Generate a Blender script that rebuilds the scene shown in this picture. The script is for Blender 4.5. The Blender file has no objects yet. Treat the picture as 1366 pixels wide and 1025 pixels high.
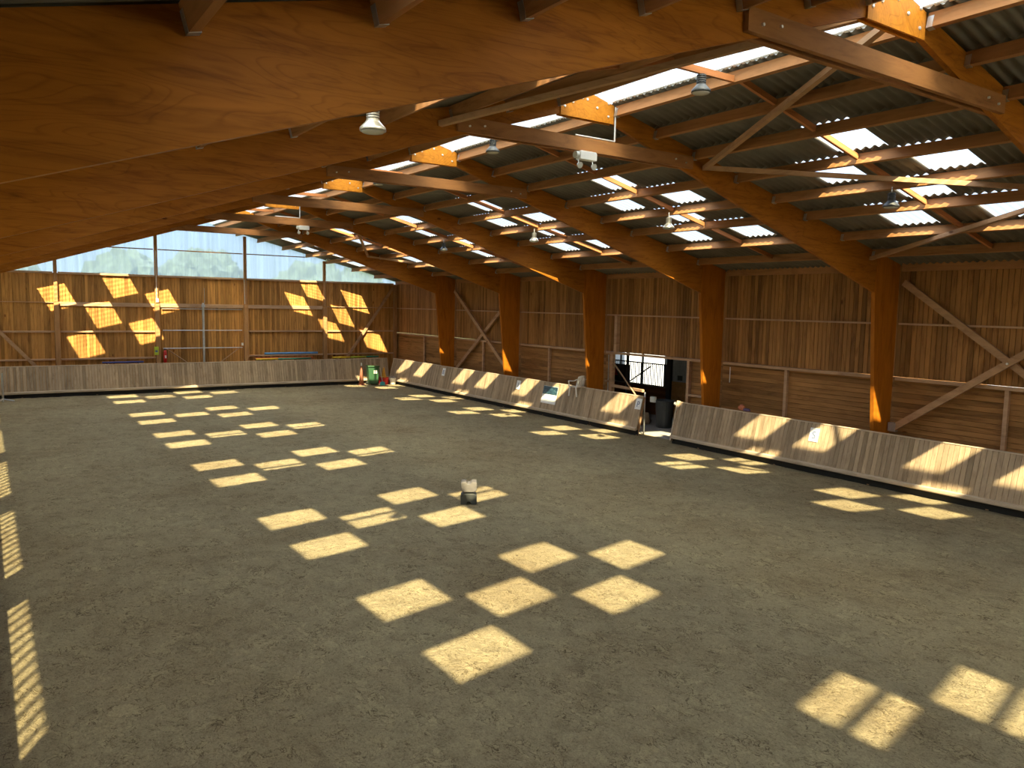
import bpy, bmesh, math, random
from mathutils import Vector, Matrix, noise
random.seed(7)
C = bpy.context.scene.collection
V = Vector
# ------------------------------------------------------------------ materials
def newmat(name):
    m = bpy.data.materials.new(name); m.use_nodes = True
    nt = m.node_tree; nt.nodes.clear()
    out = nt.nodes.new('ShaderNodeOutputMaterial')
    return m, nt, out
def N(nt, t, **kw):
    n = nt.nodes.new(t)
    for k, v in kw.items():
        if k.startswith('i_'): n.inputs[k[2:].replace('_', ' ')].default_value = v
        else: setattr(n, k, v)
    return n
def ramp(nt, fac, stops):
    r = nt.nodes.new('ShaderNodeValToRGB'); nt.links.new(fac, r.inputs[0])
    e = r.color_ramp.elements
    while len(e) < len(stops): e.new(.5)
    for el, (p, c) in zip(e, stops): el.position = p; el.color = (*c, 1)
    return r.outputs[0]
def mixc(nt, fac, a, b, mode='MIX'):
    m = nt.nodes.new('ShaderNodeMix'); m.data_type = 'RGBA'; m.blend_type = mode
    for i, s in ((0, fac), (6, a), (7, b)):
        if hasattr(s, 'links'): nt.links.new(s, m.inputs[i])
        elif i == 0: m.inputs[0].default_value = s
        else: m.inputs[i].default_value = (*s, 1)
    return m.outputs[2]
def objco(nt, scale=(1, 1, 1), use='Object'):
    tc = nt.nodes.new('ShaderNodeTexCoord'); mp = nt.nodes.new('ShaderNodeMapping')
    nt.links.new(tc.outputs[use], mp.inputs[0]); mp.inputs['Scale'].default_value = scale
    return mp.outputs[0]
def noise_n(nt, co, scale, detail=4, rough=.6, dist=0):
    n = N(nt, 'ShaderNodeTexNoise', i_Scale=scale, i_Detail=detail, i_Roughness=rough, i_Distortion=dist)
    nt.links.new(co, n.inputs['Vector']); return n.outputs['Fac']
def bump(nt, h, strength, dist=.02):
    b = N(nt, 'ShaderNodeBump', i_Strength=strength, i_Distance=dist); nt.links.new(h, b.inputs['Height']); return b.outputs[0]
def plain(name, col, rough=.6, metal=0., var=.12, scale=6):
    m, nt, out = newmat(name); p = N(nt, 'ShaderNodeBsdfPrincipled', i_Roughness=rough, i_Metallic=metal)
    co = objco(nt); f = noise_n(nt, co, scale)
    c = ramp(nt, f, [(.3, tuple(x*(1-var) for x in col)), (.7, tuple(min(1, x*(1+var)) for x in col))])
    nt.links.new(c, p.inputs['Base Color']); nt.links.new(p.outputs[0], out.inputs[0]); return m
def wood(name, base, dark, grain=(1, 1, 1), var=.35, rough=.6, knots=True, figure=0., fine=1.):
    """planed timber: grain scale vector is small along the fibre; every loose board gets its own tone"""
    m, nt, out = newmat(name); p = N(nt, 'ShaderNodeBsdfPrincipled', i_Roughness=rough)
    p.inputs['Specular IOR Level'].default_value = .12
    gi = nt.nodes.new('ShaderNodeNewGeometry'); ri = gi.outputs['Random Per Island']
    co = objco(nt, grain)
    add = N(nt, 'ShaderNodeVectorMath', operation='ADD'); nt.links.new(co, add.inputs[0])
    mul = N(nt, 'ShaderNodeMath', operation='MULTIPLY'); nt.links.new(ri, mul.inputs[0]); mul.inputs[1].default_value = 37.
    nt.links.new(mul.outputs[0], add.inputs[1])
    g = noise_n(nt, add.outputs[0], 6*fine, 5, .65, .8)
    c = ramp(nt, g, [(.28, dark), (.5, base), (.78, tuple(min(1, x*1.25) for x in base))])
    if figure:
        w = N(nt, 'ShaderNodeTexNoise', i_Scale=figure, i_Detail=2., i_Roughness=.5, i_Distortion=.6); nt.links.new(add.outputs[0], w.inputs['Vector'])
        mm = N(nt, 'ShaderNodeMath', operation='MULTIPLY'); nt.links.new(w.outputs['Fac'], mm.inputs[0]); mm.inputs[1].default_value = 22.
        fr = N(nt, 'ShaderNodeMath', operation='FRACT'); nt.links.new(mm.outputs[0], fr.inputs[0])
        f2 = ramp(nt, fr.outputs[0], [(0, (.72, .68, .62)), (.2, (1, 1, 1)), (.9, (1.0, 1.0, 1.0)), (1, (.72, .68, .62))])
        c = mixc(nt, .7, c, mixc(nt, 1., c, f2, 'MULTIPLY'))
    tone = ramp(nt, ri, [(0, (1-var, 1-var, 1-var*1.1)), (.5, (1, 1, 1)), (1, (1+var*.5, 1+var*.5, 1+var*.4))])
    c = mixc(nt, 1., c, tone, 'MULTIPLY')
    if knots:
        k = N(nt, 'ShaderNodeTexVoronoi', i_Scale=1.4); k.feature = 'F1'
        sc = tuple(1.0 if s > .5 else .45 for s in grain)
        co2 = objco(nt, sc); a2 = N(nt, 'ShaderNodeVectorMath', operation='ADD'); nt.links.new(co2, a2.inputs[0]); nt.links.new(mul.outputs[0], a2.inputs[1])
        nt.links.new(a2.outputs[0], k.inputs['Vector'])
        kk = ramp(nt, k.outputs['Distance'], [(.0, (.3, .22, .18)), (.035, (.45, .35, .3)), (.06, (1, 1, 1))])
        c = mixc(nt, 1., c, kk, 'MULTIPLY')
    nt.links.new(c, p.inputs['Base Color'])
    nt.links.new(bump(nt, g, .25, .004), p.inputs['Normal'])
    nt.links.new(p.outputs[0], out.inputs[0]); return m

M = {}
GX, GY, GZ = (.12, 1, 1), (1, .12, 1), (1, 1, .12)
M['lvl'] = wood('orange_stained_laminated_timber', (.35, .122, .012), (.22, .068, .007), (.22, 1, 1.7), .12, .5, True, 1.5, .9)
M['lvl_col'] = wood('orange_stained_column_timber', (.37, .118, .009), (.25, .07, .006), (1, 1, .15), .1, .5, False)
M['gusset'] = wood('orange_plywood', (.54, .205, .02), (.43, .15, .015), (1, 1, 1), .05, .5, False, .9)
M['tie'] = wood('weathered_tie_timber', (.33, .15, .055), (.20, .09, .035), (.2, 1, 1), .2)
M['purlin'] = wood('brown_purlin_timber', (.40, .19, .075), (.24, .11, .04), GY, .2)
M['spacer'] = wood('reddish_spacer_timber', (.48, .19, .07), (.3, .11, .04), GX, .2)
M['brace'] = wood('brown_brace_timber', (.44, .26, .14), (.31, .17, .09), (.3, .3, 1), .15)
M['girt'] = wood('pale_brown_rail_timber', (.46, .29, .175), (.33, .20, .115), (.2, .2, 1), .15, knots=False)
M['post'] = wood('brown_gable_post_timber', (.38, .20, .085), (.25, .125, .05), GZ, .15)
M['board_v'] = wood('brown_stained_vertical_boards', (.34, .165, .054), (.17, .075, .022), (1, 1, .13), .38)
M['board_h'] = wood('brown_stained_horizontal_boards', (.33, .165, .058), (.17, .08, .026), (.13, .13, 1), .35)
M['board_far'] = wood('golden_brown_gable_boards', (.46, .225, .065), (.24, .105, .03), (1, 1, .13), .4)
M['kick'] = wood('grey_brown_weathered_boards', (.39, .29, .19), (.27, .19, .12), (1, 1, .15), .3)
M['kick_rail'] = wood('pale_weathered_log', (.50, .40, .29), (.36, .28, .20), (.2, .2, 1), .15, knots=False)
M['galv'] = plain('galvanised_steel', (.55, .57, .58), .42, .85)
M['bolt'] = plain('zinc_bolt', (.78, .76, .72), .35, .5)
M['white_plastic'] = plain('white_plastic', (.80, .79, .75), .45, 0, .04)
M['dark_metal'] = plain('dark_grey_metal', (.06, .065, .07), .5, .3)
M['steel_grey'] = plain('grey_painted_steel', (.22, .24, .26), .5, .3)
M['concrete'] = plain('worn_concrete', (.36, .35, .33), .9, 0, .15, 2)
M['red'] = plain('red_enamel', (.55, .02, .015), .4)
M['yellow'] = plain('yellow_paint', (.75, .55, .03), .5)
M['blue_pole'] = plain('light_blue_paint', (.12, .32, .60), .5)
M['navy_pole'] = plain('navy_blue_paint', (.05, .07, .25), .5)
M['green_pole'] = plain('green_paint', (.04, .28, .16), .5)
M['lime_pole'] = plain('lime_green_paint', (.45, .55, .03), .5)
M['orange_pole'] = plain('orange_red_paint', (.55, .10, .02), .5)
M['bin_green'] = plain('dark_green_plastic', (.025, .085, .035), .45)
M['bin_black'] = plain('dark_grey_plastic', (.055, .06, .065), .5)
M['cone_brown'] = plain('faded_red_brown_rubber', (.30, .11, .06), .7)
M['cone_yellow'] = plain('orange_yellow_rubber', (.65, .33, .03), .6)
M['block_dark'] = plain('dark_grey_moulded_plastic', (.045, .048, .045), .6, 0, .25, 5)
M['block_light'] = plain('dusty_grey_moulded_plastic', (.105, .095, .088), .75, 0, .2, 7)
M['cyan'] = plain('turquoise_plastic', (.05, .45, .55), .5)
M['cloth'] = plain('orange_cloth', (.50, .16, .08), .9, 0, .3, 20)
M['cloth_p'] = plain('dull_purple_cloth', (.12, .08, .16), .9, 0, .3, 20)
M['rubber'] = plain('black_rubber', (.012, .012, .012), .8)
M['foliage'] = plain('green_foliage', (.03, .045, .03), .9, 0, .5, 2)
M['bark'] = plain('grey_bark', (.10, .08, .06), .9)
M['grass'] = plain('meadow_grass', (.10, .14, .04), .95, 0, .3, .5)
M['glass_lamp'] = plain('frosted_lamp_glass', (.55, .56, .5), .25, 0, .03)
M['paper'] = plain('white_board', (.78, .78, .76), .6, 0, .02)
M['ink'] = plain('blue_grey_lettering', (.10, .14, .25), .6, 0, .02)

def fibre():
    m, nt, out = newmat('grey_fibre_cement_sheet'); p = N(nt, 'ShaderNodeBsdfPrincipled', i_Roughness=.9)
    f = noise_n(nt, objco(nt), 1.3, 6); c = ramp(nt, f, [(.3, (.12, .11, .088)), (.7, (.185, .17, .135))])
    nt.links.new(c, p.inputs['Base Color']); nt.links.new(p.outputs[0], out.inputs[0]); return m
M['fibre'] = fibre()
def translucent(name, clear, clear_t, tint, streak=None, diffuse=.0):
    """light-transmitting corrugated sheet: part passes straight through, part is scattered"""
    m, nt, out = newmat(name)
    tr = N(nt, 'ShaderNodeBsdfTransparent'); tl = N(nt, 'ShaderNodeBsdfTranslucent'); df = N(nt, 'ShaderNodeBsdfDiffuse')
    tl.inputs[0].default_value = (*tint, 1); df.inputs[0].default_value = (*tint, 1)
    if streak:
        f = noise_n(nt, objco(nt, streak), 1., 3, .7)
        c = ramp(nt, f, [(.35, tuple(.60*x for x in clear_t)), (.65, clear_t)]); nt.links.new(c, tr.inputs[0])
    else: tr.inputs[0].default_value = (*clear_t, 1)
    m1 = N(nt, 'ShaderNodeMixShader'); m1.inputs[0].default_value = diffuse
    nt.links.new(tl.outputs[0], m1.inputs[1]); nt.links.new(df.outputs[0], m1.inputs[2])
    m2 = N(nt, 'ShaderNodeMixShader'); m2.inputs[0].default_value = clear
    nt.links.new(m1.outputs[0], m2.inputs[1]); nt.links.new(tr.outputs[0], m2.inputs[2])
    nt.links.new(m2.outputs[0], out.inputs[0]); return m
def corr_side(name, clear, clear_t, tint, pitch=.36, lo=.12):
    m = translucent(name, clear, clear_t, tint); nt = m.node_tree
    tc = nt.nodes.new('ShaderNodeTexCoord'); sp_ = nt.nodes.new('ShaderNodeSeparateXYZ'); nt.links.new(tc.outputs['Object'], sp_.inputs[0])
    mu = N(nt, 'ShaderNodeMath', operation='MULTIPLY'); mu.inputs[1].default_value = 2*math.pi/pitch; nt.links.new(sp_.outputs[1], mu.inputs[0])
    si = N(nt, 'ShaderNodeMath', operation='SINE'); nt.links.new(mu.outputs[0], si.inputs[0])
    ma = N(nt, 'ShaderNodeMath', operation='MULTIPLY_ADD'); ma.inputs[1].default_value = .5; ma.inputs[2].default_value = .5; nt.links.new(si.outputs[0], ma.inputs[0])
    c = ramp(nt, ma.outputs[0], [(.15, (lo, lo, lo)), (.6, clear_t)])  # striped tint stands in for corrugations focusing the sunlight
    tr = [n for n in nt.nodes if n.type == 'BSDF_TRANSPARENT'][0]; nt.links.new(c, tr.inputs[0]); return m
M['skylight'] = corr_side('clear_corrugated_skylight', .86, (.95, .96, .98), (.50, .56, .64), .1792, .58)
def ridge_mat():
    m, nt, out = newmat('milky_ridge_skylight')
    tl = N(nt, 'ShaderNodeBsdfTranslucent'); tl.inputs[0].default_value = (.42, .46, .50, 1)
    rf = N(nt, 'ShaderNodeBsdfRefraction', i_Roughness=.75, i_IOR=1.25); rf.inputs[0].default_value = (.92, .94, .95, 1)
    m1 = N(nt, 'ShaderNodeMixShader'); m1.inputs[0].default_value = .62
    nt.links.new(tl.outputs[0], m1.inputs[1]); nt.links.new(rf.outputs[0], m1.inputs[2]); nt.links.new(m1.outputs[0], out.inputs[0]); return m
M['ridge'] = ridge_mat()
M['gable_clear'] = translucent('milky_ribbed_gable_sheet', .62, (.84, .90, .95), (.46, .53, .60), (6, 6, .15))
M['gable_near'] = translucent('opal_fill_light_sheet', .15, (.85, .88, .9), (.80, .80, .78))
M['side_clear'] = corr_side('clear_side_wall_sheet', .5, (1, 1, .97), (.9, .9, .87))

def sand():
    m, nt, out = newmat('raked_riding_sand'); p = N(nt, 'ShaderNodeBsdfPrincipled', i_Roughness=.95)
    p.inputs['Specular IOR Level'].default_value = .08
    co2 = objco(nt); co = objco(nt, (1., .72, 1))
    a = noise_n(nt, co2, .33, 4, .6); b = noise_n(nt, co, 3.2, 5, .7, .5)
    d = noise_n(nt, co, 21, 6, .75, 1.6); e = noise_n(nt, co, 60, 4, .8, .5)
    c = ramp(nt, a, [(.3, (.30, .235, .135)), (.5, (.365, .30, .18)), (.72, (.415, .35, .21))])
    c = mixc(nt, 1., c, ramp(nt, b, [(.25, (.70, .68, .66)), (.5, (1, 1, 1)), (.8, (1.14, 1.13, 1.1))]), 'MULTIPLY')
    c = mixc(nt, 1., c, ramp(nt, d, [(.30, (.34, .30, .27)), (.385, (.72, .70, .68)), (.46, (1, 1, 1)), (.70, (1.3, 1.3, 1.28))]), 'MULTIPLY')  # dark specks paint the small shadows of clods into the colour
    ln = noise_n(nt, co, 5.5, 3, .6, 1.2); mk = noise_n(nt, co2, 2.1, 3, .6)
    lr = ramp(nt, ln, [(.478, (1, 1, 1)), (.495, (.42, .39, .36)), (.503, (.42, .39, .36)), (.522, (1.12, 1.12, 1.1))])  # thin dark curves: crescent shadows of clods painted into the sand
    mr = ramp(nt, mk, [(.46, (0, 0, 0)), (.56, (1, 1, 1))])
    c = mixc(nt, mr, c, mixc(nt, 1., c, lr, 'MULTIPLY'))
    c = mixc(nt, 1., c, ramp(nt, e, [(.3, (.78, .77, .76)), (.5, (1, 1, 1)), (.75, (1.25, 1.25, 1.24))]), 'MULTIPLY')
    nt.links.new(c, p.inputs['Base Color'])
    m1 = N(nt, 'ShaderNodeMath', operation='MULTIPLY_ADD'); nt.links.new(b, m1.inputs[0]); m1.inputs[1].default_value = 2.2; nt.links.new(d, m1.inputs[2])
    nt.links.new(bump(nt, m1.outputs[0], 1., .075), p.inputs['Normal'])
    nt.links.new(p.outputs[0], out.inputs[0]); return m
M['sand'] = sand()

# ------------------------------------------------------------------ helpers
class MB:
    """collects shapes and links them as ONE mesh object"""
    def __init__(s): s.bm = bmesh.new()
    def box(s, a, b):
        x0, y0, z0 = a; x1, y1, z1 = b
        v = [s.bm.verts.new(p) for p in ((x0, y0, z0), (x1, y0, z0), (x1, y1, z0), (x0, y1, z0), (x0, y0, z1), (x1, y0, z1), (x1, y1, z1), (x0, y1, z1))]
        for f in ((0, 3, 2, 1), (4, 5, 6, 7), (0, 1, 5, 4), (1, 2, 6, 5), (2, 3, 7, 6), (3, 0, 4, 7)): s.bm.faces.new([v[i] for i in f])
        return s
    def beam(s, a, b, w, h, up=(0, 0, 1)):
        """rectangular bar from a to b; w sideways, h along up"""
        a, b = V(a), V(b); d = (b-a).normalized(); side = d.cross(V(up)).normalized(); u = side.cross(d).normalized()
        vs = []
        for p in (a, b):
            for i, j in ((-1, -1), (1, -1), (1, 1), (-1, 1)): vs.append(s.bm.verts.new(p+side*w/2*i+u*h/2*j))
        for f in ((3, 2, 1, 0), (4, 5, 6, 7), (0, 1, 5, 4), (1, 2, 6, 5), (2, 3, 7, 6), (3, 0, 4, 7)): s.bm.faces.new([vs[i] for i in f])
        return s
    def prism(s, pts, axis, t0, t1):
        """2-D outline pts extruded along axis ('x','y','z') from t0 to t1"""
        def P(p, t): return {'y': (p[0], t, p[1]), 'x': (t, p[0], p[1]), 'z': (p[0], p[1], t)}[axis]
        a = [s.bm.verts.new(P(p, t0)) for p in pts]; b = [s.bm.verts.new(P(p, t1)) for p in pts]
        n = len(pts)
        s.bm.faces.new(a[::-1]); s.bm.faces.new(b)
        for i in range(n): s.bm.faces.new((a[i], a[(i+1) % n], b[(i+1) % n], b[i]))
        return s
    def tube(s, pts, r, n=8, closed=True):
        pts = [V(p) for p in pts]; rings = []
        rr = r if isinstance(r, (list, tuple)) else [r]*len(pts)
        for i, p in enumerate(pts):
            d = (pts[min(i+1, len(pts)-1)]-pts[max(i-1, 0)]).normalized()
            a = d.cross(V((0, 0, 1)) if abs(d.z) < .9 else V((1, 0, 0))).normalized(); b = d.cross(a)
            rings.append([s.bm.verts.new(p+(a*math.cos(2*math.pi*k/n)+b*math.sin(2*math.pi*k/n))*rr[i]) for k in range(n)])
        for q, w in zip(rings, rings[1:]):
            for k in range(n): s.bm.faces.new((q[k], q[(k+1) % n], w[(k+1) % n], w[k]))
        if closed: s.bm.faces.new(rings[0][::-1]); s.bm.faces.new(rings[-1])
        return s
    def lathe(s, prof, n=16, c=(0, 0, 0)):
        c = V(c); rings = []
        for r, z in prof:
            rings.append([s.bm.verts.new(c+V((r*math.cos(2*math.pi*k/n), r*math.sin(2*math.pi*k/n), z))) for k in range(n)])
        for q, w in zip(rings, rings[1:]):
            for k in range(n): s.bm.faces.new((q[k], q[(k+1) % n], w[(k+1) % n], w[k]))
        s.bm.faces.new(rings[0][::-1]); s.bm.faces.new(rings[-1])
        return s
    def grid(s, fn, nu, nv):
        vs = [[s.bm.verts.new(fn(i, j)) for j in range(nv+1)] for i in range(nu+1)]
        for i in range(nu):
            for j in range(nv): s.bm.faces.new((vs[i][j], vs[i+1][j], vs[i+1][j+1], vs[i][j+1]))
        return s
    def build(s, name, mat, parent=None, smooth=False, bevel=0, solid=0, loc=None, keep=False):
        bmesh.ops.recalc_face_normals(s.bm, faces=s.bm.faces) if not (solid or keep) else None
        me = bpy.data.meshes.new(name); s.bm.to_mesh(me); s.bm.free()
        me.materials.append(M[mat] if isinstance(mat, str) else mat)
        o = bpy.data.objects.new(name, me); C.objects.link(o)
        if smooth:
            for p in me.polygons: p.use_smooth = True
        if bevel:
            b = o.modifiers.new('bevel', 'BEVEL'); b.width = bevel; b.segments = 2; b.limit_method = 'ANGLE'
        if solid:
            b = o.modifiers.new('thickness', 'SOLIDIFY'); b.thickness = solid
        if parent is not None: o.parent = parent
        if loc is not None: o.location = loc
        return o
def thing(name, label, cat, loc=(0, 0, 0), group=None, rz=0):
    o = bpy.data.objects.new(name, None); C.objects.link(o); o.location = loc; o.rotation_euler.z = rz
    o.empty_display_size = .2
    o['label'] = label; o['category'] = cat
    if group: o['group'] = group
    return o
def tag(o, label, cat, group=None, kind=None):
    o['label'] = label; o['category'] = cat
    if group: o['group'] = group
    if kind: o['kind'] = kind
    return o
def struct(o): o['kind'] = 'structure'; return o
ORD = ['first', 'second', 'third', 'fourth', 'fifth', 'sixth', 'seventh', 'eighth', 'ninth']

# ------------------------------------------------------------------ key dimensions (metres, sand level z = 0)
XR = 9.55                                # ridge
YF = [35.80-6*k for k in range(7)]       # frame planes, 0 = farthest
YW, XW, XL = 42.97, 20.65, -1.55         # inner faces of gable and side walls
YN = -7.0                                # near gable
S = .2465
def roof(x, off=0.): return 8.24+off-(abs(x-XR)-(10.22-XR))*S     # purlin-bottom line
PX = [10.22, 11.32, 12.44, 13.80, 15.16, 16.50, 17.86, 19.20]
PX = [p-XR for p in PX]
PXR = [p-XR for p in (10.22, 11.30, 12.42, 13.76, 15.08, 16.27, 17.80, 19.20)]
def PS(side): return PXR if side > 0 else PX
cs, sn = math.cos(math.atan(S)), math.sin(math.atan(S))
PD = .20
near_words = {5: 'the nearest portal frame', 4: 'the second nearest portal frame', 3: 'the third nearest portal frame', 2: 'the fourth nearest portal frame', 1: 'the fifth nearest portal frame', 0: 'the farthest portal frame'}
bay_words = {-1: 'next to the end wall', 0: 'second bay from the end wall', 1: 'third bay from the end wall', 2: 'fourth bay from the end wall',
             3: 'fifth bay from the end wall', 4: 'beyond the nearest frame', 5: 'this side of the nearest frame'}
def bays():
    yield -1, YF[0], YW
    for k in range(6): yield k, YF[k+1], YF[k]
BAY = list(bays())

# ------------------------------------------------------------------ ground, sand
m = MB()
def sandz(i, j):
    x = -.9+i*.11; y = -6.9+(j*.11)
    d = noise.noise(V((x*1.1, y*1.1, 0)))*.012+noise.noise(V((x*4.2, y*3.0, 3)))*.012
    return (x, min(y, 42.9), d-.004)
m.grid(sandz, 194, 455)
struct(m.build('floor', 'sand', smooth=True))
m = MB().box((20.3, YN, -.3), (20.6, YW, -.02)); m.bm.free()
struct(MB().box((19.9, 14, -.3), (31, 34, .004)).build('floor', 'concrete'))
struct(MB().box((-150, -120, -.8), (200, 300, -.31)).build('ground', 'grass'))
M['backdrop'] = plain('pale_window_backdrop', (.24, .235, .22), .95, 0, .08, 1)  # pale ground added so the stable window looks bright
struct(MB().box((29.1, 10, -.3), (60, 70, -.02)).build('ground', 'backdrop'))
struct(MB().box((XL-.2, YN-.3, -.3), (21, YW+.3, -.05)).build('floor', 'concrete'))

# ------------------------------------------------------------------ roof sheets
PIT = 1.075
BASE = {5: 1.65, 4: 7.04, 3: 13.50, 2: 19.6, 1: 24.95, 0: 31.4, -1: 38.3, 6: -4.75}
BASE_L = {5: 1.65, 4: 6.97, 3: 13.36, 2: 19.26, 1: 24.63, 0: 31.22, -1: 38.3, 6: -4.75}
def row_panels(row, side=1):
    out = []
    for b in (BASE if side > 0 else BASE_L).values():
        out += [(b+PIT, b+2*PIT)] if row % 2 == 0 else [(b, b+PIT), (b+2*PIT, b+3*PIT)]
    return sorted(p for p in out if p[0] > (-2.7 if row == 2 else -4.0) and p[1] < YW-.1)
WP = PIT/6
def sheet_z(dx, y): return roof(XR+dx, PD/cs+.03)+.025*math.cos(2*math.pi*y/WP)
def sheet(m, side, d0, d1, y0, y1, res=8, segs=1):
    n = max(2, round((y1-y0)/WP*res))
    def f(i, j):
        y = y0+(y1-y0)*i/n; d = d0+(d1-d0)*j/segs
        return (XR+side*d, y, sheet_z(d, y))
    m.grid(f, n, segs)
winn = [0]
def win_name(): winn[0] += 1; return 'window_%d' % winn[0]
EAVE = 11.55
for side in (1, -1):
    m = MB(); PX_ = PS(side)
    rows = list(zip(PX_[2:6], PX_[3:7]))
    sheet(m, side, PX_[0]-.06, PX_[1], YN, YW+.25, 6); sheet(m, side, PX_[1], PX_[2], YN, YW+.25, 6)
    for r, (a, b) in enumerate(rows):
        y = YN
        for p0, p1 in row_panels(r, side):
            p0 += .03; p1 -= .03; aa = a+.055
            sheet(m, side, a, b, y, p0, 6)
            w = MB(); sheet(w, side, aa, b-.11, p0, p1, 8); sheet(m, side, a, aa, p0, p1, 6); sheet(m, side, b-.11, b, p0, p1, 6)
            struct(w.build(win_name(), 'skylight', smooth=True)); y = p1
        sheet(m, side, a, b, y, YW+.25, 6)
    sheet(m, side, PX_[6], PX_[7], YN, YW+.25, 6); sheet(m, side, PX_[7], EAVE, YN, YW+.25, 6)
    struct(m.build('ceiling', 'fibre', smooth=True, solid=.006))
# curved milky ridge sheets, one run per bay
for k, y0, y1 in BAY+[(6, YN, YF[6])]:
    w = MB(); n = round((y1-y0)/WP*8); R0 = .95
    def f(i, j):
        y = y0+(y1-y0)*i/n; d = R0-2*R0*j/12
        z = roof(XR+R0, PD/cs+.085)+S*(R0-abs(d)) if abs(d) > .35 else roof(XR+R0, PD/cs+.085)+S*(R0-.35)+S*(.35**2-d*d)/.7
        return (XR+d, y, z+.025*math.cos(2*math.pi*y/WP))
    w.grid(f, n, 12); struct(w.build(win_name(), 'ridge', smooth=True, keep=True))

# ------------------------------------------------------------------ portal frames
TH = .08
UND = lambda x: 5.13+(9.87-abs(x-XR))*.3243
for k in range(7):
    y1 = YF[k]; y0 = y1-TH
    if k <= 5:
        lab = {5: 'large orange laminated timber portal frame nearest the viewer, crossing the upper left',
               4: 'orange timber portal frame, second nearest, its right column left of the big wall cross',
               3: 'orange timber portal frame whose right column stands just right of the doorway',
               2: 'orange timber portal frame whose right column stands behind the white chair',
               1: 'orange timber portal frame, fifth away, with a brace foot at its right column',
               0: 'farthest orange timber portal frame, nearest to the translucent end wall'}[k]
    else: lab = 'orange timber portal frame overhead at the viewing platform'
    t = thing('portal_frame', lab, 'timber frame', (XR, y1-TH/2, 0), 'portal frames along the hall')
    def loc(o): o.location = (-XR, -(y1-TH/2), 0); return o
    for s in (1, -1):
        X = lambda d: XR+s*d
        top = lambda d: roof(X(d), PD/cs)
        d_end = 10.05
        pts = [(X(.0), UND(X(0))), (X(9.87), 5.13), (X(d_end), 5.13), (X(d_end), top(d_end)), (X(0), top(0))]
        loc(MB().prism(pts, 'y', y0, y1).build('rafter', 'lvl', t))
        col = [(X(10.38), 0), (X(11.0), 0), (X(11.0), top(11.0)), (X(9.92), top(9.92)), (X(9.87), 5.13)]
        loc(MB().prism(col, 'y', y0-.012, y1+.012).build('column', 'lvl_col', t))
        shoe = MB().box((min(X(10.34), X(11.02)), y0-.03, 0), (max(X(10.34), X(11.02)), y0-.012, .3)); loc(shoe.build('base_plate', 'galv', t))
    g = MB().prism([(XR-.64, roof(XR+.64, PD/cs-.01)), (XR-.64, 8.10), (XR+.64, 8.10), (XR+.64, roof(XR+.64, PD/cs-.01)), (XR, roof(XR, PD/cs-.01))], 'y', y0-.03, y0)
    g = loc(g.build('gusset_plate', 'gusset', t))
    loc(MB().prism([(XR-.64, roof(XR+.64, PD/cs-.01)), (XR-.64, 8.10), (XR+.64, 8.10), (XR+.64, roof(XR+.64, PD/cs-.01)), (XR, roof(XR, PD/cs-.01))], 'y', y1, y1+.03).build('gusset_plate', 'gusset', t))
    for dx, z in ((-.55, 8.26), (-.36, 8.36), (-.14, 8.46), (-.02, 8.46), (.22, 8.34), (.22, 8.56), (.50, 8.22), (.50, 8.46), (-.36, 8.52)):
        bo = MB().tube([(0, 0, 0), (0, -.014, 0), (0, -.018, 0)], [.026, .022, .008], 8)
        bo = bo.build('bolt', 'bolt', g); bo.location = (XR+dx, y0-.03, z)
    for yy in ((y0-.075, y0-.005), (y1+.005, y1+.075)):
        tie = MB().box((XR-2.82, yy[0], 7.50), (XR+2.82, yy[1], 7.75))
        loc(tie.build('tie_beam', 'tie', t))
    if k in (3, 4, 5):
        for s in (1, -1):
            for ddx, z in ((2.3, 7.64), (2.6, 7.6)):
                bo = MB().tube([(XR+s*ddx, y0-.075, z), (XR+s*ddx, y0-.10, z)], .018, 8); loc(bo.build('bolt', 'bolt', t))
# second gusset rows sit over the rafters

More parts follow.
